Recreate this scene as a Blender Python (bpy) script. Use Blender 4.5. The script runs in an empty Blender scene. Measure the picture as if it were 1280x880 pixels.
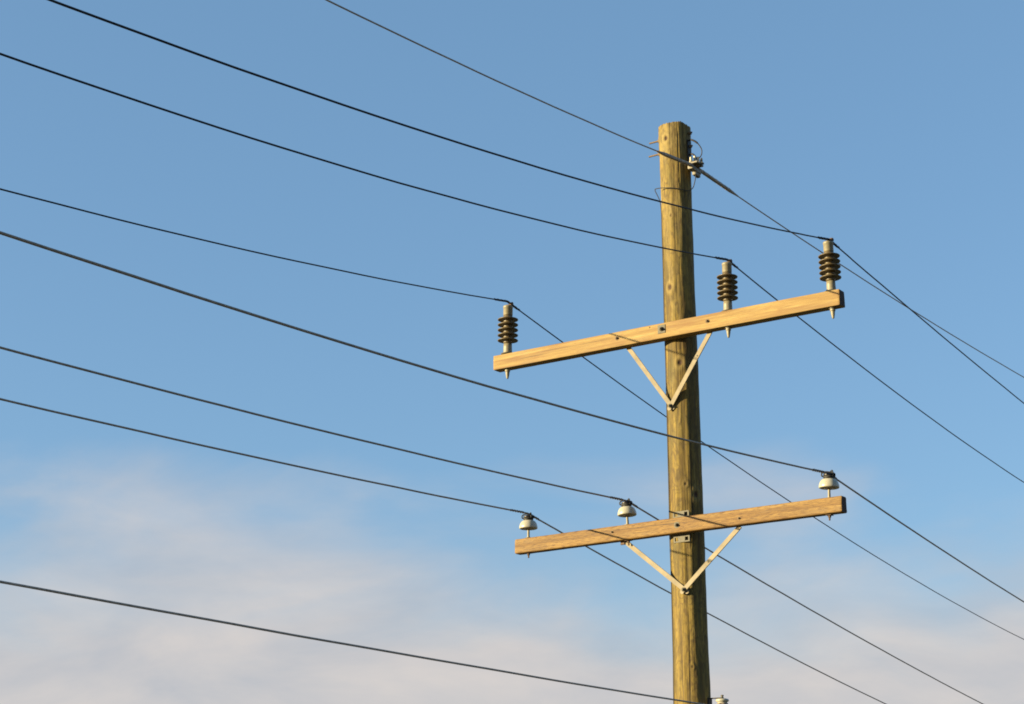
import bpy, bmesh, math, random
from mathutils import Vector, Matrix, noise

random.seed(7)
R = math.radians
scene = bpy.context.scene
COL = scene.collection

# ------------------------------------------------------------------ layout (metres)
EYE = 4.4                                   # the camera stands on a bank above the foot of the pole
POLE = Vector((1.317, 13.668, 0.0))
POLE_TOP = EYE + 5.735
UP_Z, LOW_Z = EYE + 3.990, EYE + 2.4636     # crossarm centre heights
UP_ROT, LOW_ROT = 0.96987 - math.pi/2, 0.94138 - math.pi/2
UP_BACK, LOW_BACK = 0.1167, 0.1203          # arm's back face, from the pole axis
SUN_AZ, SUN_EL = R(257), R(11)

# ------------------------------------------------------------------ helpers
def new_mesh(name, verts, faces, mat, parent=None, smooth=True, loc=None, rot=None):
    me = bpy.data.meshes.new(name)
    me.from_pydata([tuple(v) for v in verts], [], faces)
    me.update()
    if smooth:
        me.polygons.foreach_set('use_smooth', [True]*len(me.polygons))
    ob = bpy.data.objects.new(name, me)
    COL.objects.link(ob)
    if mat: me.materials.append(mat)
    if parent: ob.parent = parent
    if loc is not None: ob.location = loc
    if rot is not None: ob.rotation_euler = rot
    return ob

def from_bm(name, bm, mat, parent=None, smooth=False, loc=None, rot=None):
    bmesh.ops.recalc_face_normals(bm, faces=bm.faces)
    me = bpy.data.meshes.new(name); bm.to_mesh(me); bm.free()
    if smooth:
        me.polygons.foreach_set('use_smooth', [True]*len(me.polygons))
    ob = bpy.data.objects.new(name, me); COL.objects.link(ob)
    me.materials.append(mat)
    if parent: ob.parent = parent
    if loc is not None: ob.location = loc
    if rot is not None: ob.rotation_euler = rot
    return ob

def empty(name, parent=None, loc=(0, 0, 0), rot=(0, 0, 0)):
    o = bpy.data.objects.new(name, None); COL.objects.link(o)
    o.empty_display_size = .2
    o.location = loc; o.rotation_euler = rot
    if parent: o.parent = parent
    return o

def tag(o, label=None, category=None, group=None, kind=None):
    for k, v in (('label', label), ('category', category), ('group', group), ('kind', kind)):
        if v: o[k] = v
    return o

def bm_box(bm, c, size, bevel=0.0, rot=None):
    r = bmesh.ops.create_cube(bm, size=1.0)
    vs = r['verts']
    for v in vs:
        v.co = Vector((v.co.x*size[0], v.co.y*size[1], v.co.z*size[2]))
    if bevel:
        es = list({e for v in vs for e in v.link_edges})
        rr = bmesh.ops.bevel(bm, geom=es, offset=bevel, segments=2, affect='EDGES', profile=.6)
        vs = list({v for f in rr['faces'] for v in f.verts} | {v for v in vs if v.is_valid})
    for v in vs:
        if rot is not None: v.co = rot @ v.co
        v.co += Vector(c)

def bm_lathe(bm, profile, n=40, axis=None, c=(0, 0, 0)):
    """profile: list of (radius, height); axis: matrix turning z into the wanted axis"""
    M = axis or Matrix.Identity(3)
    rings = []
    for (r, h) in profile:
        if r < 1e-6:
            rings.append([bm.verts.new(M @ Vector((0, 0, h)) + Vector(c))])
        else:
            rings.append([bm.verts.new(M @ Vector((r*math.cos(2*math.pi*i/n), r*math.sin(2*math.pi*i/n), h)) + Vector(c)) for i in range(n)])
    for a, b in zip(rings, rings[1:]):
        for i in range(n):
            j = (i+1) % n
            if len(a) == 1 and len(b) == 1: continue
            if len(a) == 1: bm.faces.new((a[0], b[j], b[i]))
            elif len(b) == 1: bm.faces.new((a[i], a[j], b[0]))
            else: bm.faces.new((a[i], a[j], b[j], b[i]))

def frames(pts):
    T = []
    for i in range(len(pts)):
        a = pts[max(i-1, 0)]; b = pts[min(i+1, len(pts)-1)]
        T.append((b-a).normalized())
    up = Vector((0, 0, 1)) if abs(T[0].z) < .9 else Vector((1, 0, 0))
    N = []
    n = (up - T[0]*up.dot(T[0])).normalized()
    for t in T:
        n = (n - t*n.dot(t)).normalized(); N.append(n)
    return T, N

def bm_tube(bm, pts, rad, n=8, cap=True):
    pts = [Vector(p) for p in pts]
    T, N = frames(pts)
    rings = []
    for i, (p, t, u) in enumerate(zip(pts, T, N)):
        w = t.cross(u)
        r = rad(i/(len(pts)-1)) if callable(rad) else rad
        rings.append([bm.verts.new(p + u*(r*math.cos(2*math.pi*k/n)) + w*(r*math.sin(2*math.pi*k/n))) for k in range(n)])
    for a, b in zip(rings, rings[1:]):
        for k in range(n):
            j = (k+1) % n
            bm.faces.new((a[k], a[j], b[j], b[k]))
    if cap:
        bm.faces.new(rings[0]); bm.faces.new(rings[-1])

def helix_on(pts, radius, pitch, per_turn=10, phase=0.0):
    """points of a wire wound round the polyline pts"""
    pts = [Vector(p) for p in pts]
    T, N = frames(pts)
    L = [0.0]
    for a, b in zip(pts, pts[1:]): L.append(L[-1] + (b-a).length)
    n = max(4, int(L[-1]/pitch*per_turn)); out = []
    i = 0
    for k in range(n+1):
        s = L[-1]*k/n
        while i < len(L)-2 and L[i+1] < s: i += 1
        f = (s-L[i])/max(L[i+1]-L[i], 1e-9)
        p = pts[i].lerp(pts[i+1], f); t = T[i]; u = N[i]; w = t.cross(u)
        a = 2*math.pi*s/pitch + phase
        out.append(p + u*(radius*math.cos(a)) + w*(radius*math.sin(a)))
    return out

def smooth_path(pts, n=8):
    """Catmull-Rom through pts"""
    P = [Vector(p) for p in pts]; P = [P[0]*2-P[1]] + P + [P[-1]*2-P[-2]]
    out = []
    for i in range(1, len(P)-2):
        a, b, c, d = P[i-1], P[i], P[i+1], P[i+2]
        for k in range(n):
            t = k/n
            out.append(.5*((2*b) + (c-a)*t + (2*a-5*b+4*c-d)*t*t + (3*b-a-3*c+d)*t**3))
    out.append(P[-2]); return out

# ------------------------------------------------------------------ materials
ALBEDO = .80                                # overall reflectance of every finish in the scene (1 for the sky)
def mat_new(name):
    m = bpy.data.materials.new(name); m.use_nodes = True
    nt = m.node_tree
    return m, nt, nt.nodes['Principled BSDF']

def N(nt, typ, **kw):
    n = nt.nodes.new(typ)
    for k, v in kw.items():
        if k in n.inputs.keys(): n.inputs[k].default_value = v
        else: setattr(n, k, v)
    return n

def ramp(nt, stops, interp='LINEAR'):
    n = nt.nodes.new('ShaderNodeValToRGB'); cr = n.color_ramp; cr.interpolation = interp
    while len(cr.elements) < len(stops): cr.elements.new(.5)
    for e, (p, c) in zip(cr.elements, stops):
        e.position = p; e.color = (*[v*ALBEDO for v in c[:3]], 1)
    return n

def mix(nt, a, b, fac, mode='MIX'):
    n = nt.nodes.new('ShaderNodeMix'); n.data_type = 'RGBA'; n.blend_type = mode
    for sock, v in ((n.inputs[0], fac), (n.inputs[6], a), (n.inputs[7], b)):
        if hasattr(v, 'links'): nt.links.new(v, sock)
        elif isinstance(v, (int, float)): sock.default_value = v
        else: sock.default_value = (*[t*ALBEDO for t in v], 1)
    return n.outputs[2]

def coords(nt, scale, src='Object'):
    tc = nt.nodes.new('ShaderNodeTexCoord'); mp = nt.nodes.new('ShaderNodeMapping')
    mp.inputs['Scale'].default_value = scale
    nt.links.new(tc.outputs[src], mp.inputs['Vector'])
    return mp.outputs['Vector']

def noise_tex(nt, vec, scale=1, detail=6, rough=.55, dist=0):
    n = N(nt, 'ShaderNodeTexNoise', Scale=scale, Detail=detail, Roughness=rough, Distortion=dist)
    nt.links.new(vec, n.inputs['Vector']); return n.outputs['Fac']

def bump(nt, bsdf, height, strength, dist):
    b = N(nt, 'ShaderNodeBump', Strength=strength, Distance=dist)
    nt.links.new(height, b.inputs['Height']); nt.links.new(b.outputs['Normal'], bsdf.inputs['Normal'])

def pole_material():
    m, nt, b = mat_new('weathered_pole_wood'); L = nt.links
    grain = noise_tex(nt, coords(nt, (26, 26, 1.3)), 1, 8, .62, .4)
    base = ramp(nt, [(.30, (.052, .029, .005)), (.43, (.140, .088, .012)), (.54, (.215, .142, .020)), (.70, (.30, .208, .042))])
    L.new(grain, base.inputs[0])
    # cathedral figure: contour lines of a slow field, as where a shaved log cuts its growth rings
    fld = noise_tex(nt, coords(nt, (6, 6, 2.3)), 1, 2.5, .42, .7)
    mul = N(nt, 'ShaderNodeMath', operation='MULTIPLY'); mul.inputs[1].default_value = 70; L.new(fld, mul.inputs[0])
    sn = N(nt, 'ShaderNodeMath', operation='SINE'); L.new(mul.outputs[0], sn.inputs[0])
    lines = N(nt, 'ShaderNodeMapRange'); lines.inputs[1].default_value = .35; lines.inputs[2].default_value = 1
    L.new(sn.outputs[0], lines.inputs[0])
    gate = N(nt, 'ShaderNodeMapRange'); gate.inputs[1].default_value = .36; gate.inputs[2].default_value = .56
    L.new(noise_tex(nt, coords(nt, (5, 5, 1.1)), 1, 2), gate.inputs[0])
    lg = N(nt, 'ShaderNodeMath', operation='MULTIPLY'); L.new(lines.outputs[0], lg.inputs[0]); L.new(gate.outputs[0], lg.inputs[1])
    lg2 = N(nt, 'ShaderNodeMath', operation='MULTIPLY'); L.new(lg.outputs[0], lg2.inputs[0]); lg2.inputs[1].default_value = .55
    c = mix(nt, base.outputs[0], (.07, .034, .009), lg2.outputs[0])
    # greenish preservative patches, stretched along the grain
    gp = N(nt, 'ShaderNodeMapRange'); gp.inputs[1].default_value = .48; gp.inputs[2].default_value = .68; gp.inputs[4].default_value = .75
    L.new(noise_tex(nt, coords(nt, (9, 9, 2.0)), 1, 4, .6, .6), gp.inputs[0])
    c = mix(nt, c, (.095, .076, .018), gp.outputs[0])
    # pale dry patches, more of them towards the top where the wood has bleached
    tc = nt.nodes.new('ShaderNodeTexCoord'); sp = nt.nodes.new('ShaderNodeSeparateXYZ'); L.new(tc.outputs['Object'], sp.inputs[0])
    hz = N(nt, 'ShaderNodeMapRange'); hz.inputs[1].default_value = EYE+3.4; hz.inputs[2].default_value = EYE+5.9; hz.inputs[3].default_value = -.05; hz.inputs[4].default_value = .16
    L.new(sp.outputs[2], hz.inputs[0])
    pn = noise_tex(nt, coords(nt, (14, 14, 3.2)), 1, 5, .6)
    ad = N(nt, 'ShaderNodeMath', operation='ADD'); L.new(pn, ad.inputs[0]); L.new(hz.outputs[0], ad.inputs[1])
    pp = N(nt, 'ShaderNodeMapRange'); pp.inputs[1].default_value = .56; pp.inputs[2].default_value = .82; pp.inputs[4].default_value = .8
    L.new(ad.outputs[0], pp.inputs[0])
    c = mix(nt, c, (.32, .235, .080), pp.outputs[0])
    # drying checks and knots come from the mesh
    ck = N(nt, 'ShaderNodeAttribute', attribute_name='check'); kn = N(nt, 'ShaderNodeAttribute', attribute_name='knot')
    fine = N(nt, 'ShaderNodeMapRange'); fine.inputs[1].default_value = .60; fine.inputs[2].default_value = .70; fine.inputs[4].default_value = .5
    L.new(noise_tex(nt, coords(nt, (75, 75, 2.0)), 1, 4, .6), fine.inputs[0])
    c = mix(nt, c, (.05, .026, .008), fine.outputs[0])
    mo = N(nt, 'ShaderNodeMapRange'); mo.inputs[1].default_value = .47; mo.inputs[2].default_value = .66; mo.inputs[4].default_value = .82
    L.new(noise_tex(nt, coords(nt, (34, 34, 13)), 1, 5, .62, .8), mo.inputs[0])
    c = mix(nt, c, (.072, .044, .009), mo.outputs[0])                                     # blotchy mottling
    hl = N(nt, 'ShaderNodeAttribute', attribute_name='halo')
    c = mix(nt, c, (.34, .245, .075), hl.outputs['Fac'])
    c = mix(nt, c, (.018, .010, .005), ck.outputs['Fac'])
    c = mix(nt, c, (.050, .020, .006), kn.outputs['Fac'])
    L.new(c, b.inputs['Base Color'])
    b.inputs['Roughness'].default_value = .82
    bump(nt, b, grain, .5, .012)
    return m

def arm_material(name, stops, fleck, fleck_col, seed, streak=.5):
    m, nt, b = mat_new(name); L = nt.links
    tc = nt.nodes.new('ShaderNodeTexCoord'); mp = nt.nodes.new('ShaderNodeMapping')
    mp.inputs['Scale'].default_value = (1.1, 30, 30); mp.inputs['Location'].default_value = (seed, seed*2, seed*3)
    mp.inputs['Rotation'].default_value = (0, R(1.2), 0)
    L.new(tc.outputs['Object'], mp.inputs['Vector'])
    g = noise_tex(nt, mp.outputs['Vector'], 1, 8, .6, .8)
    base = ramp(nt, stops); L.new(g, base.inputs[0])
    # slow tone drift along the timber
    c = mix(nt, base.outputs[0], stops[0][1], 0)
    dr = N(nt, 'ShaderNodeMapRange'); dr.inputs[1].default_value = .45; dr.inputs[2].default_value = .7; dr.inputs[4].default_value = streak
    L.new(noise_tex(nt, coords(nt, (2.2, 14, 14)), 1, 4, .55, .5), dr.inputs[0])
    c = mix(nt, c, stops[0][1], dr.outputs[0])
    # short dark flecks of weathered grain
    fm = nt.nodes.new('ShaderNodeMapping'); fm.inputs['Scale'].default_value = (17, 190, 190); fm.inputs['Rotation'].default_value = (0, R(-3.5), 0)
    L.new(tc.outputs['Object'], fm.inputs['Vector'])
    fl = N(nt, 'ShaderNodeMapRange'); fl.inputs[1].default_value = .49; fl.inputs[2].default_value = .63; fl.inputs[4].default_value = fleck
    fn = noise_tex(nt, fm.outputs['Vector'], 1, 3, .6, .2); L.new(fn, fl.inputs[0])
    c = mix(nt, c, fleck_col, fl.outputs[0])
    cm = nt.nodes.new('ShaderNodeMapping'); cm.inputs['Scale'].default_value = (1.6, 95, 95); cm.inputs['Location'].default_value = (seed*5, seed, seed)
    L.new(tc.outputs['Object'], cm.inputs['Vector'])
    cr = N(nt, 'ShaderNodeMapRange'); cr.inputs[1].default_value = .64; cr.inputs[2].default_value = .70; cr.inputs[4].default_value = .75
    L.new(noise_tex(nt, cm.outputs['Vector'], 1, 2, .5, .1), cr.inputs[0])
    c = mix(nt, c, (.055, .026, .010), cr.outputs[0])                                     # thin drying checks along the grain
    gm = N(nt, 'ShaderNodeMapRange'); gm.inputs[1].default_value = .55; gm.inputs[2].default_value = .75; gm.inputs[4].default_value = .35
    L.new(noise_tex(nt, coords(nt, (3.5, 9, 18)), 1, 5, .6, .5), gm.inputs[0])
    c = mix(nt, c, (.20, .155, .10), gm.outputs[0])                                       # greyed patches
    L.new(c, b.inputs['Base Color']); b.inputs['Roughness'].default_value = .75
    bump(nt, b, fn, .35, .004)
    return m

def plain(name, col, rough=.5, metal=0.0, var=.25, scale=40, spec=.5, coat=0.0):
    m, nt, b = mat_new(name); L = nt.links
    n = noise_tex(nt, coords(nt, (scale, scale, scale)), 1, 4, .6)
    rp = ramp(nt, [(.3, tuple(x*(1-var) for x in col)), (.7, tuple(min(1, x*(1+var)) for x in col))]); L.new(n, rp.inputs[0])
    L.new(rp.outputs[0], b.inputs['Base Color'])
    b.inputs['Roughness'].default_value = rough; b.inputs['Metallic'].default_value = metal
    b.inputs['Specular IOR Level'].default_value = spec
    b.inputs['Coat Weight'].default_value = coat
    return m

M = dict(
    pole=pole_material(),
    arm_up=arm_material('pale_fir_timber', [(.30, (.20, .095, .026)), (.44, (.275, .168, .042)), (.56, (.345, .225, .064)), (.74, (.43, .31, .115))], .45, (.21, .10, .03), 3.1, .6),
    arm_low=arm_material('orange_fir_timber', [(.30, (.125, .060, .011)), (.44, (.205, .105, .019)), (.56, (.265, .148, .032)), (.74, (.33, .210, .064))], .95, (.085, .033, .007), 9.7, .45),
    brace=plain('painted_brace_timber', (.245, .195, .120), .7, 0, .22, 14),
    galv=plain('galvanised_steel', (.095, .082, .056), .65, .2, .35, 60),
    rust=plain('rusted_iron', (.10, .055, .03), .75, .2, .4, 90),
    dark=plain('dark_iron', (.022, .020, .020), .6, .3, .3, 70),
    brown=plain('brown_glazed_porcelain', (.105, .072, .027), .48, 0, .3, 30, .5, .08),
    tan=plain('tan_cement_fitting', (.235, .20, .125), .5, 0, .16, 40),
    pale=plain('pale_clamp_metal', (.42, .37, .27), .45, .2, .16, 60),
    endg=plain('shade_darkened_end_grain', (.045, .026, .020), .85, 0, .4, 120),  # brown end grain, darkened further so the end faces carry their shade in colour
    clamp=plain('weathered_clamp_casting', (.20, .17, .12), .55, .15, .35, 60),
    bolt=plain('brown_bolt_head', (.15, .095, .045), .7, .1, .3, 90),
    cream=plain('cream_glazed_porcelain', (.43, .40, .31), .32, 0, .14, 25, .5, .2),
    neck=plain('brown_neck_glaze', (.012, .007, .005), .4, 0, .3, 60),
    black=plain('black_covered_wire', (.006, .008, .014), .6, 0, .25, 30, .3),
    grey=plain('weathered_bare_cable', (.30, .245, .19), .55, 0, .3, 45, .3),
    static=plain('weathered_steel_strand', (.36, .30, .24), .55, 0, .3, 45, .3),
    tie=plain('weathered_tie_wire', (.016, .014, .012), .7, 0, .3, 60),
    bond=plain('oxidised_copper_wire', (.030, .026, .026), .6, .3, .3, 40),
)

# ------------------------------------------------------------------ ground: flat field with a low bank under the viewpoint
def ground():
    m, nt, b = mat_new('dry_grass'); L = nt.links
    n1 = noise_tex(nt, coords(nt, (.35, .35, .35)), 1, 8, .65)
    rp = ramp(nt, [(.3, (.03, .042, .012)), (.5, (.065, .065, .025)), (.7, (.11, .09, .045))]); L.new(n1, rp.inputs[0])
    L.new(rp.outputs[0], b.inputs['Base Color']); b.inputs['Roughness'].default_value = .95
    bump(nt, b, noise_tex(nt, coords(nt, (6, 6, 6)), 1, 6, .7), .8, .1)
    ax = [-2500, -900, -350, -140, -70] + [x*1.5 for x in range(-30, 31)] + [70, 140, 350, 900, 2500]
    V = []; n = len(ax)
    for y in ax:
        for x in ax:
            d = math.hypot(x, y+6)
            t = min(1, max(0, (15-d)/10)); z = 2.75*t*t*(3-2*t)
            if d < 120: z += .06*noise.noise(Vector((x*.3, y*.3, 0)))
            if math.hypot(x-POLE.x, y-POLE.y) < 2: z = 0
            V.append((x, y, z))
    F = [(j*n+i, j*n+i+1, (j+1)*n+i+1, (j+1)*n+i) for j in range(n-1) for i in range(n-1)]
    g = new_mesh('ground', V, F, m)
    tag(g, 'dry grassy field with a low bank beside the utility pole', 'ground', kind='structure')
ground()

# ------------------------------------------------------------------ the pole
pole = tag(empty('utility_pole', loc=POLE), 'weathered yellowish wooden utility pole carrying two crossarms and their insulators', 'utility pole')

KNOTS = [(-128.5, EYE+5.605, .021, 1), (-101.5, EYE+3.742, .024, 1), (-60.0, EYE+2.711, .026, 1), (-95, EYE+2.79, .013, .7),
         (-118, EYE+4.95, .013, .6), (-132, EYE+4.36, .023, 1), (-92, EYE+1.42, .011, .5)]
RAD = [(0, .172), (EYE+.6, .144), (EYE+1.16, .1370), (EYE+1.47, .1325), (EYE+2.03, .1290), (EYE+2.77, .1280), (EYE+3.45, .1250), (EYE+4.18, .1220),
       (EYE+5.0, .1215), (EYE+5.3, .1220), (EYE+5.6, .1275), (EYE+5.80, .1310)]
def pole_r(z):
    for (a, ra), (b_, rb) in zip(RAD, RAD[1:]):
        if z <= b_:
            t = (z-a)/(b_-a); return ra + (rb-ra)*t
    return RAD[-1][1]
CHECKS = [(random.uniform(-185, 5), random.uniform(EYE+.6, EYE+5.6), random.uniform(.12, .7), random.uniform(.5, 1.0)) for _ in range(22)]
CHECKS += [(-84, EYE+5.55, .35, 1), (-66, EYE+5.62, .5, 1), (-112, EYE+5.6, .25, .9), (-48, EYE+5.5, .6, 1), (-72, EYE+3.2, .5, 1), (-100, EYE+1.3, .35, 1)]

def shaft():
    nc = 168
    zs = [0, .8, 1.6, 2.4, 3.2] ; z = 3.7
    while z < POLE_TOP-.004: zs.append(z); z += .0085
    zs.append(POLE_TOP)
    V, kn, ck, ha = [], [], [], []
    for z in zs:
        r0 = pole_r(z)
        for i in range(nc):
            a = 2*math.pi*i/nc - math.pi; deg = math.degrees(a)
            ca, sa = math.cos(a), math.sin(a)
            p = Vector((ca, sa, 0))
            d = .0042*noise.noise(Vector((ca*1.3, sa*1.3, z*1.1)))                        # the log's own bends
            d += .0026*noise.noise(Vector((ca*3.2, sa*3.2, z*2.4+9)))                     # shaved facets
            rdg = deg + 79 + 6*noise.noise(Vector((2, 7, z*.9)))
            d += .0042*math.exp(-(rdg/13)**2)                                             # long ridge added to sharpen the shade edge down the shaft
            d += .0016*noise.noise(Vector((ca*7, sa*7, z*9)))                             # drawknife marks
            rg = noise.noise(Vector((ca*11, sa*11, z*.9+4)))
            d -= .0022*max(0, abs(rg)*-2.2+.5)
            d += .0012*noise.noise(Vector((ca*24, sa*24, z*2.2)))
            k = c = hq = 0.0
            for (kd, kz, kr, ks) in KNOTS:
                dz = z-kz
                if abs(dz) > .12: continue
                dx = ((deg-kd+180) % 360-180)*math.pi/180*r0
                q = math.hypot(dx*1.15, dz*.85)/kr
                if q < 4:
                    d += .004*ks*math.exp(-(q-1.5)**2*1.2) - .007*ks*math.exp(-q*q*2.2)
                    rings = .5+.5*math.cos(q*9)
                    k = max(k, ks*(1.0 if q < .55 else max(0, 1-(q-.55)/.5)), ks*.22*rings*max(0, 1-q/3))
                    hq = max(hq, ks**3*.42*math.exp(-((q-1.55)/.75)**2))
            for (cd, cz, cl, cs) in CHECKS:
                t = (z-cz)/cl
                if abs(t) > 1: continue
                wob = 1.6*noise.noise(Vector((cd, z*5, 3)))
                dx = abs((deg-cd-wob+180) % 360-180)
                w = 1.6*(1-t*t)
                if dx < w+.8:
                    f = max(0, 1-dx/(w+.01)); d -= .006*cs*f; c = max(c, cs*f*.9)
            r = r0 + d
            zz = z
            if z > POLE_TOP-.05:                                                           # the rough-sawn, chipped head
                u = (z-(POLE_TOP-.05))/.05
                chip = .010*noise.noise(Vector((ca*4, sa*4, 2))) + .009*noise.noise(Vector((ca*15, sa*15, 5)))
                chip -= .016*max(0, 1-abs((deg+35+180) % 360-180)/34)                      # split-out corner on the right
                zz = z + u*chip
                r -= .0012*u*u
            V.append((ca*r, sa*r, zz)); kn.append(k); ck.append(c); ha.append(hq)
    F = []
    for j in range(len(zs)-1):
        for i in range(nc):
            k = (i+1) % nc
            F.append((j*nc+i, j*nc+k, (j+1)*nc+k, (j+1)*nc+i))
    top = (len(zs)-1)*nc
    base_n = len(V)
    for rr in (.75, .4):                                                                   # end grain at the head
        for i in range(nc):
            x, y, z = V[top+i]; V.append((x*rr, y*rr, z - .004 + .004*noise.noise(Vector((x*60*rr, y*60*rr, 1))))); kn.append(0); ck.append(.35); ha.append(0)
    V.append((0, 0, POLE_TOP-.008)); kn.append(0); ck.append(.6); ha.append(0)
    for i in range(nc):
        k = (i+1) % nc
        F.append((top+i, top+k, base_n+k, base_n+i)); F.append((base_n+i, base_n+k, base_n+nc+k, base_n+nc+i)); F.append((base_n+nc+i, base_n+nc+k, len(V)-1))
    o = new_mesh('shaft', V, F, M['pole'], pole)
    for nm, dat in (('knot', kn), ('check', ck), ('halo', ha)):
        at = o.data.attributes.new(nm, 'FLOAT', 'POINT'); at.data.foreach_set('value', dat)
shaft()

# frames of the two arms in the pole's space: local x along the timber (to the right), local y away from the viewer
def arm_frame(rot, z): return Matrix.Translation((0, 0, z)) @ Matrix.Rotation(rot, 4, 'Z')
UPM, LOWM = arm_frame(UP_ROT, UP_Z), arm_frame(LOW_ROT, LOW_Z)

AX_Y = Matrix.Rotation(R(90), 3, 'X')       # turns z into -y (towards the viewer)

def timber(name, length, h, d, off, back, mat, M4, edge, wear, label):
    """a sawn crossarm: long box with eased edges, slightly bowed and worn"""
    nx = 150
    def section():
        pts = []
        for (cx, cz, a0) in ((d/2-edge, h/2-edge, 0), (-d/2+edge, h/2-edge, 90), (-d/2+edge, -h/2+edge, 180), (d/2-edge, -h/2+edge, 270)):
            for k in range(5):
                a = R(a0 + 22.5*k); pts.append((cx+edge*math.cos(a), cz+edge*math.sin(a)))
        out = []
        for (a, b_) in zip(pts, pts[1:]+pts[:1]):
            m = max(1, int(math.hypot(b_[0]-a[0], b_[1]-a[1])/.018))
            for k in range(m): out.append((a[0]+(b_[0]-a[0])*k/m, a[1]+(b_[1]-a[1])*k/m))
        return out
    sec = section(); ns = len(sec); V = []; F = []
    yc = -(back + d/2)
    xs = [-length/2 + length*i/nx for i in range(nx+1)]
    xs = [xs[0]] + [xs[0]+.004] + xs[1:-1] + [xs[-1]-.004] + [xs[-1]]
    for i, x in enumerate(xs):
        s = .965 if i in (0, len(xs)-1) else 1
        bow = .003*math.sin(x*1.1+.4)
        for (py, pz) in sec:
            q = wear*noise.noise(Vector((x*5, py*22+7*off, pz*22))) + .5*wear*noise.noise(Vector((x*14, py*60, pz*60)))
            V.append((x-off + (wear*2.2*noise.noise(Vector((py*40, pz*40, x))) if i in (0, 1, len(xs)-1, len(xs)-2) else 0), yc + py*s*(1+q/d), pz*s*(1+q/h) + bow))
    for i in range(len(xs)-1):
        for k in range(ns):
            j = (k+1) % ns
            F.append((i*ns+k, (i+1)*ns+k, (i+1)*ns+j, i*ns+j))
    F.append(tuple(range(ns))); F.append(tuple(reversed(range((len(xs)-1)*ns, len(xs)*ns))))
    o = new_mesh('crossarm', V, F, mat, pole)
    o.matrix_local = M4
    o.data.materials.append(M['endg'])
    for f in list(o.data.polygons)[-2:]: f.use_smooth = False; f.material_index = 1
    o['label'] = label
    return o

UP_D, UP_H, LOW_D, LOW_H = .0929, .1207, .0804, .1169
arm_up = timber('crossarm', 3.0765, UP_H, UP_D, .1008, UP_BACK, M['arm_up'], UPM, .004, .0012, 'upper crossarm of pale smooth timber')
arm_low = timber('crossarm', 2.8511, LOW_H, LOW_D, .0406, LOW_BACK, M['arm_low'], LOWM, .011, .0022, 'lower crossarm of rougher orange timber with rounded edges')

def bolt_head(parent, x, y, z, r=.013, washer=None, mat='galv', square=False, name='bolt'):
    """hex bolt, nut and washer facing the viewer; the washer lies on the timber at local y"""
    bm = bmesh.new(); yy = y
    if washer and square:
        bm_box(bm, (x, y-.003, z), (washer, .005, washer), .001); yy = y-.0055
        bm_lathe(bm, [(0, 0), (r*1.25, 0), (r*1.25, .004), (0, .004)], 24, AX_Y, (x, yy, z)); yy -= .004
    elif washer:
        bm_lathe(bm, [(0, 0), (washer, 0), (washer, .003), (0, .003)], 28, AX_Y, (x, y, z)); yy = y-.003
    bm_lathe(bm, [(0, 0), (r, 0), (r, r*.8), (r*.75, r*1.0), (0, r*1.0)], 6, AX_Y, (x, yy, z))
    bm_lathe(bm, [(0, 0), (r*.5, 0), (r*.5, r*.8), (0, r*.85)], 16, AX_Y, (x, yy-r*.99, z))
    return from_bm(name, bm, M[mat], parent)

UF = -(UP_BACK+UP_D); LF = -(LOW_BACK+LOW_D)          # front faces
bolt_head(arm_up, -.051, UF+.001, .016-.003, .015, .066, 'galv', True)
bolt_head(arm_up, -.456, UF+.001, .008, .010, .017, 'bolt')
bolt_head(arm_up, .348, UF+.001, .008, .010, .017, 'bolt')
bolt_head(arm_low, .031, LF+.002, .002, .014, .024, 'galv')
bolt_head(arm_low, -.546, LF+.002, .012, .008, .013, 'bolt')
bolt_head(arm_low, .560, LF+.002, -.008, .008, .013, 'bolt')
bmn = bmesh.new(); bm_lathe(bmn, [(0, 0), (.007, 0), (.006, .002), (0, .003)], 16, AX_Y, (-.158, UF+.001, .045)); from_bm('nail', bmn, M['rust'], arm_up)

# ------------------------------------------------------------------ braces: flat straps from behind the arm down to a bolt on the pole
def brace(M4, yplane, top, bottom, width, thick, extra, layer, holes):
    a, b_ = Vector((top[0], 0, top[1])), Vector((bottom[0], 0, bottom[1]))
    d = (b_-a).normalized(); a = a - d*extra; b_ = b_ + d*.028
    w = Vector((d.z, 0, -d.x)); n = 14; V = []; y0 = yplane - layer
    bm = bmesh.new(); rings = []
    Ln = (b_-a).length
    for i in range(n+1):
        t = i/n; c = a.lerp(b_, t)
        hw = width/2
        bow = .0025*math.sin(t*math.pi)
        ring = []
        for (u, v) in ((-1, 0), (1, 0), (1, 1), (-1, 1)):
            ring.append(bm.verts.new(c + w*(u*hw) + Vector((0, y0 - thick*v - bow, 0))))
        rings.append(ring)
    for p, q in zip(rings, rings[1:]):
        for k in range(4): bm.faces.new((p[k], p[(k+1) % 4], q[(k+1) % 4], q[k]))
    bm.faces.new(rings[0]); bm.faces.new(rings[-1])
    long_edges = [e for e in bm.edges if abs((e.verts[0].co-e.verts[1].co).normalized().dot(d)) > .9]
    bmesh.ops.bevel(bm, geom=long_edges, offset=.0025, segments=2, affect='EDGES')
    # rounded foot
    M3 = AX_Y
    bm_lathe(bm, [(0, 0), (width/2*1.02, 0), (width/2*1.02, thick-.001), (0, thick-.001)], 24, M3, b_ + Vector((0, y0-.0005, 0)))
    o = from_bm('brace', bm, M['brace'], pole); o.matrix_local = M4
    for (f, r, mt) in holes:
        c = a.lerp(b_, f)
        hb = bmesh.new(); bm_lathe(hb, [(0, 0), (r, 0), (r*.9, .003), (0, .0035)], 18, AX_Y, (c.x, y0-thick-.0015, c.z))
        from_bm('rivet', hb, M[mt], o)
    return o
UB, LB = -(UP_BACK+.008), -(LOW_BACK+.008)
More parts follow.
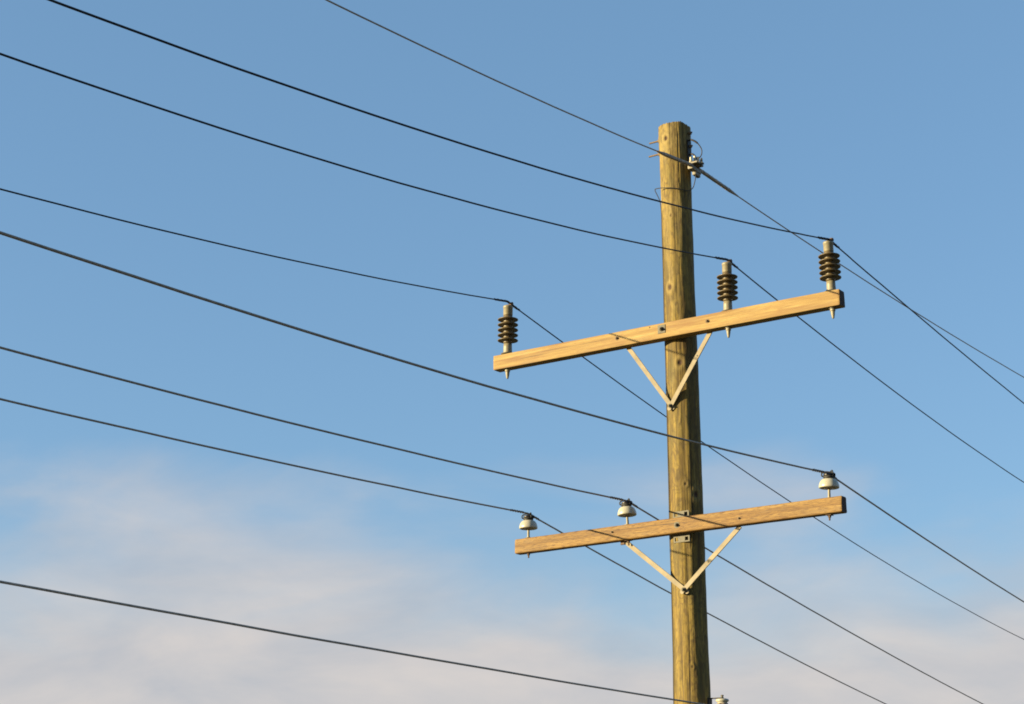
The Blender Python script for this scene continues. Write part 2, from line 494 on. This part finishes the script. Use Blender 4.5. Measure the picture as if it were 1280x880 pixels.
brace(UPM, UB, (-.409, -.045), (-.034, -.579), .034, .010, .05, .002, [])
b2 = brace(UPM, UB, (.335, -.061), (-.024, -.583), .034, .010, .05, .0135, [(.36, .008, 'galv')])
bolt_head(b2, -.030, UB-.026, -.588, .012, .017, 'galv')
brace(LOWM, LB, (-.462, -.066), (.040, -.474), .035, .010, .03, .002, [])
b4 = brace(LOWM, LB, (.516, -.076), (.050, -.474), .034, .010, .03, .0135, [(.54, .009, 'galv')])
bolt_head(b4, .046, LB-.026, -.478, .013, .018, 'galv')
for (M4, y, x, z) in ((LOWM, LB, -.487, -.062),):                     # bent lug under the lower arm
    bm = bmesh.new(); bm_box(bm, (x, y-.014, z-.008), (.036, .014, .030), .002); o = from_bm('brace_lug', bm, M['rust'], pole); o.matrix_local = M4

# ------------------------------------------------------------------ slotted gain plate behind the lower arm
def gain_plate():
    bm = bmesh.new(); x0, x1, z0, z1 = -.041, .098, -.118, .118; t = .007; y = -(LOW_BACK+.006)
    xs = [x0, x0+.012, x0+.040, x1-.040, x1-.012, x1]; zs = [z0, z0+.010, z0+.038, z1-.038, z1-.010, z1]
    holes = {(1, 1), (3, 1), (1, 3), (3, 3)}
    vf = {}; vb = {}
    for i, x in enumerate(xs):
        for k, z in enumerate(zs):
            vf[i, k] = bm.verts.new((x, y-t, z)); vb[i, k] = bm.verts.new((x, y, z))
    solid = {(i, k) for i in range(5) for k in range(5)} - holes
    for (i, k) in solid:
        bm.faces.new((vf[i, k], vf[i+1, k], vf[i+1, k+1], vf[i, k+1])); bm.faces.new((vb[i, k], vb[i, k+1], vb[i+1, k+1], vb[i+1, k]))
        for (di, dk, p, q) in ((-1, 0, (i, k), (i, k+1)), (1, 0, (i+1, k), (i+1, k+1)), (0, -1, (i, k), (i+1, k)), (0, 1, (i, k+1), (i+1, k+1))):
            if (i+di, k+dk) not in solid: bm.faces.new((vf[p], vf[q], vb[q], vb[p]))
    o = from_bm('gain_plate', bm, M['galv'], pole); o.matrix_local = LOWM
gain_plate()

# ------------------------------------------------------------------ insulators
def post_insulator(x, scale, label):
    z0 = UP_H/2
    bm = bmesh.new()
    body = [(0, .085), (.030, .085), (.034, .095), (.035, .100)]
    for zc in (.117, .159, .201, .243, .285):
        body += [(.035, zc-.010), (.040, zc-.006), (.058, zc-.006), (.073, zc-.0085), (.0785, zc-.007), (.080, zc-.003), (.0775, zc+.000), (.062, zc+.003), (.046, zc+.007), (.038, zc+.012), (.035, zc+.018)]
    body += [(.036, .311), (.033, .314), (0, .314)]
    bm_lathe(bm, body, 56)
    ins = from_bm('post_insulator', bm, M['brown'], pole, smooth=True)
    ins.matrix_local = UPM @ Matrix.Translation((x, -(UP_BACK+UP_D/2), z0)) @ Matrix.Rotation(R(.9*math.sin(x*3.1)), 4, 'Y') @ Matrix.Diagonal((scale, scale, scale, 1))
    ins['label'] = label
    bm = bmesh.new(); bm_lathe(bm, [(0, .3145), (.034, .3145), (.0365, .318), (.0365, .374), (.0385, .376), (.0385, .386), (.036, .392), (.024, .394), (0, .394)], 40); c = from_bm('cap', bm, M['tan'], ins, smooth=True)
    bm = bmesh.new(); bm_lathe(bm, [(0, .011), (.036, .011), (.0345, .020), (.033, .060), (.0325, .0846), (0, .0846)], 40); from_bm('base_fitting', bm, M['tan'], ins, smooth=True)
    bm = bmesh.new(); bm_lathe(bm, [(0, .001), (.050, .001), (.052, .004), (.050, .010), (0, .010)], 40); from_bm('flange', bm, M['galv'], ins, smooth=True)
    bm = bmesh.new(); h = z0*2/scale
    bm_lathe(bm, [(0, -h-.0015), (.020, -h-.0015), (.020, -h-.020), (.016, -h-.024), (.014, -h-.045), (.009, -h-.072), (.006, -h-.078), (0, -h-.078)], 20)
    bm_lathe(bm, [(0, 0), (.027, 0), (.027, -.004), (0, -.004)], 24, None, (0, 0, -h-.0006))
    from_bm('mounting_stud', bm, M['tan'], ins, smooth=False)
    # top saddle with its keeper bolt on the far side
    bm = bmesh.new()
    bm_box(bm, (.010, .0, .398), (.050, .022, .010), .002)
    bm_lathe(bm, [(0, 0), (.011, 0), (.011, .012), (0, .012)], 6, None, (.032, .010, .400))
    bm_lathe(bm, [(0, 0), (.006, 0), (.006, .010), (0, .010)], 12, None, (.032, .010, .411))
    bm_box(bm, (.030, -.004, .408), (.016, .030, .012), .002)
    from_bm('saddle_clamp', bm, M['rust'], ins)
    return ins

post_insulator(-1.528, 1.06, 'brown post insulator at the left end of the upper crossarm')
post_insulator(.503, 1.0, 'brown post insulator on the upper crossarm just right of the pole')
post_insulator(1.357, 1.0, 'brown post insulator at the right end of the upper crossarm')

def pin_insulator(x, label, seed):
    z0 = LOW_H/2; rnd = random.Random(seed)
    bm = bmesh.new()
    bm_lathe(bm, [(0, .092), (.024, .092), (.026, .070), (.036, .070), (.038, .080), (.055, .078), (.066, .074), (.0715, .076), (.0735, .082), (.0720, .096), (.066, .116), (.057, .131), (.047, .139), (.036, .1415), (0, .1415)], 56)
    ins = from_bm('pin_insulator', bm, M['cream'], pole, smooth=True)
    ins.matrix_local = LOWM @ Matrix.Translation((x, -(LOW_BACK+LOW_D/2), z0)) @ Matrix.Rotation(R(2.2*math.sin(x*5.3+1)), 4, 'Y')
    ins['label'] = label
    bm = bmesh.new(); bm_lathe(bm, [(0, .142), (.038, .142), (.036, .148), (.031, .152), (.031, .158), (.038, .163), (.040, .171), (.036, .179), (.022, .183), (0, .183)], 40); from_bm('neck', bm, M['neck'], ins, smooth=True)
    bm = bmesh.new(); bm_lathe(bm, [(0, .002), (.024, .002), (.024, .005), (.0105, .006), (.0095, .050), (.0085, .0905), (0, .0905)], 20); from_bm('pin', bm, M['tan'], ins, smooth=False)
    bm = bmesh.new(); h = z0*2
    bm_box(bm, (0, 0, -h-.003), (.045, .045, .004), .001); bm_lathe(bm, [(0, -h-.006), (.013, -h-.006), (.013, -h-.018), (0, -h-.018)], 6)
    bm_lathe(bm, [(0, -h-.0181), (.007, -h-.0181), (.006, -h-.040), (0, -h-.042)], 12); from_bm('pin_nut', bm, M['rust'], ins)
    # tie wire: turns round the groove
    bm = bmesh.new()
    pts = []
    for k in range(61):
        a = 2*math.pi*k/60*2.6; pts.append(Vector((.0355*math.cos(a+seed), .0355*math.sin(a+seed), .150+.010*k/60+.002*math.sin(3*a))))
    bm_tube(bm, pts, .0050, 8)
    loop = smooth_path([(-.034, -.006, .157), (-.043, -.024, .164), (-.043, -.022, .182), (-.022, -.014, .193), (.014, -.002, .188), (.040, .010, .178), (.038, .018, .158)], 8)
    bm_tube(bm, loop, .0052, 8)
    loop = smooth_path([(.036, -.012, .157), (.043, -.022, .170), (.034, -.014, .197), (.010, .002, .192), (-.036, .018, .172), (-.034, .020, .157)], 8)
    bm_tube(bm, loop, .0052, 8)
    from_bm('tie_wire', bm, M['tie'], ins, smooth=True)
pin_insulator(-1.361, 'white bell insulator at the left end of the lower crossarm', 1)
pin_insulator(-.4285, 'white bell insulator on the lower crossarm just left of the pole', 2)
pin_insulator(1.272, 'white bell insulator at the right end of the lower crossarm', 3)

# ------------------------------------------------------------------ pole-head hardware
S_AT = Vector((1.456, 13.553, EYE+5.357)) - POLE
def head_hardware():
    # two through bolts whose threaded ends stick out on the left
    dx = Vector((math.cos(UP_ROT), math.sin(UP_ROT), 0)); rotx = Matrix.Rotation(UP_ROT, 3, 'Z') @ Matrix.Rotation(R(90), 3, 'Y')
    for (z, x0) in ((EYE+5.655, -.232), (EYE+5.541, -.240)):
        bm = bmesh.new()
        bm_tube(bm, [dx*x0 + Vector((0, 0, z)), dx*.16 + Vector((0, 0, z+.004))], .0072, 10)
        bm_lathe(bm, [(0, 0), (.015, 0), (.015, .012), (0, .012)], 6, rotx, dx*-.152 + Vector((0, 0, z)))
        bm_box(bm, dx*-.134 + Vector((0, 0, z)), (.005, .05, .05), .001, Matrix.Rotation(UP_ROT, 3, 'Z'))
        bm_lathe(bm, [(0, 0), (.015, 0), (.015, .012), (0, .012)], 6, rotx, dx*.138 + Vector((0, 0, z)))
        from_bm('through_bolt', bm, M['bolt'], pole)
    # bracket and clevis clamp carrying the top wire
    br = bmesh.new()
    bm_box(br, dx*.130 + Vector((0, 0, EYE+5.47)), (.010, .055, .25), .002, Matrix.Rotation(UP_ROT, 3, 'Z'))
    bm_box(br, dx*.150 + Vector((0, 0, EYE+5.395)), (.05, .03, .03), .003, Matrix.Rotation(UP_ROT, 3, 'Z'))
    bracket = from_bm('bracket', br, M['dark'], pole)
    th = R(33.5); w = Vector((math.sin(th), math.cos(th), -.06)).normalized(); sx = Vector((math.cos(th), -math.sin(th), 0)); up = Vector((0, 0, 1))
    rotw = Matrix((sx, w, up)).transposed()
    cl = bmesh.new()
    bm_box(cl, S_AT + up*-.030, (.046, .150, .034), .008, rotw)
    bm_box(cl, S_AT + up*-.056 + w*.03, (.034, .085, .036), .010, rotw)
    bm_box(cl, S_AT + up*.012 + sx*.018, (.072, .110, .014), .004, rotw)
    from_bm('clamp_body', cl, M['clamp'], bracket)
    for (oa, ob, hgt) in ((-.010, -.034, .046), (.012, -.010, .060), (.030, .008, .054), (.048, .030, .040)):       # pale U-bolt legs and nuts on top
        u = bmesh.new(); c = S_AT + w*ob + sx*oa + up*.019
        bm_lathe(u, [(0, 0), (.0110, 0), (.0110, hgt), (.008, hgt+.004), (0, hgt+.004)], 12, None, c)
        bm_lathe(u, [(0, 0), (.0150, 0), (.0150, .014), (0, .014)], 6, None, c + up*.003)
        from_bm('clamp_bolt', u, M['pale'], bracket)
    side = bmesh.new(); cc = S_AT + sx*.052 + up*.012
    bm_lathe(side, [(0, 0), (.008, 0), (.008, .05), (0, .05)], 10, Matrix.Rotation(R(90), 3, 'Y'), cc - Vector((.02, 0, 0)))
    bm_lathe(side, [(0, 0), (.014, 0), (.014, .012), (0, .012)], 6, Matrix.Rotation(R(90), 3, 'Y'), cc + Vector((.008, 0, 0)))
    bm_lathe(side, [(0, 0), (.012, 0), (.012, .012), (0, .012)], 6, Matrix.Rotation(R(90), 3, 'Y'), cc + Vector((.006, 0, .038)))
    from_bm('keeper_bolt', side, M['galv'], bracket)
    # jumper loop
    j = bmesh.new()
    bm_tube(j, smooth_path([(.100, -.075, EYE+5.592), (.125, -.105, EYE+5.588), (.168, -.118, EYE+5.556), (.199, -.118, EYE+5.505), (.200, -.116, EYE+5.462), (.182, -.112, EYE+5.432), (.165, -.112, EYE+5.425)], 8), lambda t: .0075 if t < .35 else .0042, 10)
    bm_tube(j, smooth_path([(.105, -.085, EYE+5.470), (.128, -.108, EYE+5.465), (.150, -.115, EYE+5.440), (.152, -.115, EYE+5.415)], 6), .007, 8)
    jj = from_bm('jumper_wire', j, M['bond'], pole, smooth=True)
head_hardware()

def bonding_wire():
    """thin wire from the clamp, once across the pole's face, then down its left side, stapled"""
    pts = [(.150, -.116, EYE+5.300), (.140, -.112, EYE+5.235), (.120, -.100, EYE+5.178), (.075, -.118, EYE+5.150), (.02, -.137, EYE+5.158), (-.05, -.128, EYE+5.172), (-.115, -.090, EYE+5.186),
           (-.165, -.055, EYE+5.192), (-.172, -.045, EYE+5.180), (-.150, -.040, EYE+5.130), (-.134, -.036, EYE+5.085)]
    z = EYE+5.0; rnd = random.Random(4)
    while z > .05:
        r = pole_r(z) + .0065 + max(0, .008*noise.noise(Vector((0, 3, z*1.7))))
        a = R(180+11) + .03*noise.noise(Vector((5, 0, z*.8)))
        pts.append((r*math.cos(a), r*math.sin(a), z)); z -= .16
    bm = bmesh.new(); bm_tube(bm, smooth_path(pts, 5), .0036, 6)
    from_bm('bonding_wire', bm, M['bond'], pole, smooth=True)
bonding_wire()

# spool insulator low on the right side of the pole
G_AT = Vector((1.490, 13.518, EYE+1.128)) - POLE
def spool():
    c = Vector((.205, -.135, EYE+1.130))
    bm = bmesh.new(); bm_lathe(bm, [(0, .0), (.030, .0), (.050, .004), (.055, .012), (.053, .022), (.042, .028), (.034, .034), (.032, .044), (.036, .052), (.046, .058), (.049, .066), (.044, .074), (.030, .078), (0, .078)], 44, None, c - Vector((0, 0, .020)))
    s = from_bm('spool_insulator', bm, M['cream'], pole, smooth=True)
    s['label'] = 'cream spool insulator low on the pole'
    bm = bmesh.new()
    d = Vector((c.x, c.y, 0)).normalized(); ang = math.atan2(d.y, d.x); rz = Matrix.Rotation(ang, 3, 'Z')
    p0 = d*.128
    bm_box(bm, d*.142 + Vector((0, 0, c.z+.018)), (.016, .05, .10), .002, rz)
    bm_box(bm, d*.196 + Vector((0, 0, c.z+.064)), (.11, .036, .006), .001, rz)
    bm_box(bm, d*.196 + Vector((0, 0, c.z-.028)), (.11, .036, .006), .001, rz)
    from_bm('clevis', bm, M['dark'], s)
    bm = bmesh.new(); bm_lathe(bm, [(0, 0), (.008, 0), (.008, .125), (.011, .126), (.011, .134), (0, .136)], 14, None, c - Vector((0, 0, .050))); from_bm('spool_pin', bm, M['galv'], s)
spool()

# ------------------------------------------------------------------ overhead wires
WIRES = {   # attachment (x, y, height above the eye); then azimuth, slope and sag curvature of the right and the left span
    'A': ((2.3475, 12.7637, 4.4610), (.524892, -.029378, .00202142), (3.725650, -.212354, .00730868)),
    'B': ((1.6481, 13.2431, 4.4711), (.513535, -.049761, .00334144), (3.718009, -.203770, .00794447)),
    'C': ((-.03735, 14.3985, 4.5087), (.531979, -.131503, .00318884), (3.710945, -.170318, .00658152)),
    'D': ((2.24796, 12.7914, 2.7080), (.474522, -.031704, .00150838), (3.744075, -.080141, .00473253)),
    'E': ((.87355, 13.7922, 2.7113), (.467751, -.073076, .00126366), (3.740692, -.050186, .00307365)),
    'F': ((.11679, 14.3433, 2.7231), (.468577, -.090726, .00164345), (3.740257, -.046340, .00286822)),
    'S': ((1.4562, 13.5528, 5.3572), (.590141, -.027564, .00330507), (3.695181, -.145144, .00535433)),
    'G': ((1.4899, 13.5178, 1.1282), None, (3.738531, .006933, .00117572)),
}
def span(P, th, s, k, T=46.0, t0=19.0):
    d = Vector((math.sin(th), math.cos(th), 0)); pts = []; t = 0.0
    z0 = s*t0 + k*t0*t0; m0 = s+2*k*t0
    while t < T:
        if t <= t0: z = s*t + k*t*t
        else:                                            # eases into the rest of the span
            u = (t-t0)/(T-t0); h00 = 2*u**3-3*u*u+1; h10 = u**3-2*u*u+u; h01 = -2*u**3+3*u*u; h11 = u**3-u*u
            z = h00*z0 + h10*(T-t0)*m0 + h01*(.3 if m0 > 0 else -.1) + h11*(T-t0)*.06
        pts.append(P + d*t + Vector((0, 0, z)))
        t += .05 if t < 1.2 else (.25 if t < 20 else .8)
    return pts

def wire(key, rad, mat, label, group, attach='clamp'):
    p, rt, lf = WIRES[key]
    P = Vector((p[0], p[1], p[2]+EYE))
    L = span(P, *lf); Rr = span(P, *rt) if rt else []
    full = list(reversed(L)) + Rr[1:]
    # wires are never ruler-straight: a little hand-strung unevenness
    def wob(q): return Vector((0, 0, .0022*noise.noise(q*1.7 + Vector((ord(key), 0, 0)))))
    full = [q + (wob(q) if (q-P).length > .5 else Vector((0, 0, 0))) for q in full]
    if key == 'G':                                        # dead end: a turn round the spool
        c = POLE + Vector((.205, -.135, EYE+1.130)); full = full[:-1]
        a0 = math.atan2((P-c).y, (P-c).x)
        full += [c + Vector((.036*math.cos(a0+R(30*k)), .036*math.sin(a0+R(30*k)), .020)) for k in range(1, 12)]
    bm = bmesh.new(); bm_tube(bm, full, rad, 10)
    o = from_bm('overhead_wire', bm, M[mat], None, smooth=True)
    tag(o, label, 'wire', group)
    nearL = [q for q in L if (q-P).length < 1.3]; nearR = [q for q in Rr if (q-P).length < 1.3]
    if attach == 'clamp':                                 # rods wound over the wire at the insulator
        a = list(reversed([q for q in nearL if (q-P).length < .24])) + [q for q in nearR if (q-P).length < .24][1:]
        b = bmesh.new(); bm_tube(b, a, lambda t: rad + .0036*min(1, min(t, 1-t)*12+.15), 10)
        bm_tube(b, helix_on(a, rad+.0036, .055), .0018, 5)
        from_bm('armour_rod', b, M[mat], o, smooth=True)
    elif attach == 'tie':                                 # tie wire wound along the conductor on both sides
        for (seg, ph) in ((nearL, 0), (nearR, 1)):
            a = [q for q in seg if .02 < (q-P).length < (.30 if ph == 0 else .22)]
            b = bmesh.new(); bm_tube(b, helix_on(a, rad+.0018, .034, 10, ph), .0024, 6)
            from_bm('tie_wire', b, M['tie'], o, smooth=True)
    elif attach == 'grip':                                # thick preformed grips either side of the pole head
        for (seg, ln, r1) in ((L, .66, .0150), (Rr, .80, .0150)):
            a = [q for q in seg if .01 < (q-P).length < ln]
            b = bmesh.new(); bm_tube(b, a, lambda t: rad + (r1-rad)*(1 if t < .80 else max(.15, (1-t)/.20)), 12)
            bm_tube(b, helix_on(a[:max(3, int(len(a)*.85))], r1-.0008, .075), .0026, 6)
            from_bm('wire_grip', b, M['static'], o, smooth=True)
    return o

GU, GL = 'black wires of the upper crossarm', 'grey wires of the lower crossarm'
wire('A', .0054, 'black', 'black wire clamped on the insulator at the right end of the upper crossarm', GU)
wire('B', .0054, 'black', "black wire clamped on the upper crossarm's insulator just right of the pole", GU)
wire('C', .0054, 'black', 'black wire clamped on the insulator at the left end of the upper crossarm', GU)
wire('D', .0066, 'grey', 'grey-brown wire tied to the white insulator at the right end of the lower crossarm', GL, 'tie')
wire('E', .0066, 'grey', 'grey-brown wire tied to the white insulator just left of the pole on the lower crossarm', GL, 'tie')
wire('F', .0066, 'grey', 'grey-brown wire tied to the white insulator at the left end of the lower crossarm', GL, 'tie')
wire('S', .0052, 'static', 'highest brown wire, gripped by the clamp beside the pole top', None, 'grip')
wire('G', .0062, 'static', 'lowest wire, crossing the pole below both crossarms to the cream spool insulator', None, None)

# ------------------------------------------------------------------ sky, sun, camera
ALBEDO = 1.0
world = bpy.data.worlds.new('World'); scene.world = world; world.use_nodes = True
def sky():
    nt = world.node_tree; L = nt.links; bg = nt.nodes['Background']
    st = nt.nodes.new('ShaderNodeTexSky'); st.sky_type = 'NISHITA'; st.sun_disc = False
    st.sun_elevation = SUN_EL; st.sun_rotation = SUN_AZ; st.altitude = 200
    st.air_density = SKY['air']; st.dust_density = SKY['dust']; st.ozone_density = SKY['ozone']
    c = st.outputs[0]
    tc = nt.nodes.new('ShaderNodeTexCoord'); sp = nt.nodes.new('ShaderNodeSeparateXYZ'); L.new(tc.outputs['Generated'], sp.inputs[0])
    c = mix(nt, c, SKY['tint'], 1.0, 'MULTIPLY')
    c = mix(nt, c, SKY['veil'], .5)                       # high thin haze evens the sky out
    # thin evening cloud: streaky noise on the sky direction, thickening towards the horizon
    mp = nt.nodes.new('ShaderNodeMapping'); mp.inputs['Scale'].default_value = (2.6, 2.6, 7.0); mp.inputs['Rotation'].default_value = (0, R(9), 0); mp.inputs['Location'].default_value = SKY['off']
    L.new(tc.outputs['Generated'], mp.inputs['Vector'])
    n1 = noise_tex(nt, mp.outputs['Vector'], 1.6, 8, .50, .6)
    hgt = N(nt, 'ShaderNodeMapRange'); hgt.interpolation_type = 'LINEAR'
    hgt.inputs[1].default_value = .26; hgt.inputs[2].default_value = .07; hgt.inputs[3].default_value = -.30; hgt.inputs[4].default_value = .72
    L.new(sp.outputs[2], hgt.inputs[0])
    lid = N(nt, 'ShaderNodeMapRange'); lid.interpolation_type = 'SMOOTHSTEP'          # none of it reaches high up
    lid.inputs[1].default_value = .19; lid.inputs[2].default_value = .285; lid.inputs[3].default_value = 0; lid.inputs[4].default_value = -.55
    L.new(sp.outputs[2], lid.inputs[0])
    amp = N(nt, 'ShaderNodeMath', operation='MULTIPLY_ADD'); L.new(n1, amp.inputs[0]); amp.inputs[1].default_value = 1.3; amp.inputs[2].default_value = -.15
    ad = N(nt, 'ShaderNodeMath', operation='ADD'); L.new(amp.outputs[0], ad.inputs[0]); L.new(hgt.outputs[0], ad.inputs[1])
    ad2 = N(nt, 'ShaderNodeMath', operation='ADD'); L.new(ad.outputs[0], ad2.inputs[0]); L.new(lid.outputs[0], ad2.inputs[1]); ad = ad2
    cov = N(nt, 'ShaderNodeMapRange'); cov.interpolation_type = 'SMOOTHSTEP'; cov.inputs[1].default_value = .42; cov.inputs[2].default_value = 1.05; cov.inputs[4].default_value = .95
    L.new(ad.outputs[0], cov.inputs[0])
    n2 = noise_tex(nt, mp.outputs['Vector'], 4.0, 5, .55, .3)
    cc = ramp(nt, [(.3, SKY['cloud'][0]), (.7, SKY['cloud'][1])]); L.new(n2, cc.inputs[0])
    c = mix(nt, c, cc.outputs[0], cov.outputs[0])
    L.new(c, bg.inputs['Color']); bg.inputs['Strength'].default_value = SKY['strength']
SKY = dict(air=1.0, dust=.6, ozone=2.5, strength=.08, tint=(.96, .96, 1.0), veil=(.82, 1.66, 2.62), off=(3.3, 3.7, 0), cloud=((2.25, 2.30, 2.46), (3.02, 2.80, 2.68)))
sky()

sun = bpy.data.lights.new('sun', 'SUN'); sun.energy = 5.0; sun.angle = R(.53); sun.color = (1.0, .83, .48)
so = bpy.data.objects.new('sun', sun); COL.objects.link(so)
sd = Vector((math.sin(SUN_AZ)*math.cos(SUN_EL), math.cos(SUN_AZ)*math.cos(SUN_EL), math.sin(SUN_EL)))
so.rotation_euler = sd.to_track_quat('Z', 'Y').to_euler(); so.location = sd*60 + Vector((0, 0, 10))

cam = bpy.data.cameras.new('camera'); co = bpy.data.objects.new('camera', cam); COL.objects.link(co)
cam.sensor_width = 36; cam.lens = 36*2283.2/1280; cam.clip_start = .05; cam.clip_end = 6000
p, r = .275729, -.005638
Rv, Uv, Fv = Vector((1, 0, 0)), Vector((0, -math.sin(p), math.cos(p))), Vector((0, math.cos(p), math.sin(p)))
X_ = Rv*math.cos(r) + Uv*math.sin(r); Y_ = -Rv*math.sin(r) + Uv*math.cos(r)
co.matrix_world = Matrix.Translation((0, 0, EYE)) @ Matrix((X_, Y_, -Fv)).transposed().to_4x4()
scene.camera = co

vs = scene.view_settings
vs.view_transform = 'Standard'; vs.look = 'None'; vs.exposure = 1.52; vs.gamma = 1; vs.use_curve_mapping = False
scene.render.resolution_x, scene.render.resolution_y = 1024, 704
scene.cycles.use_denoising = True
scene.cycles.filter_width = 1.8
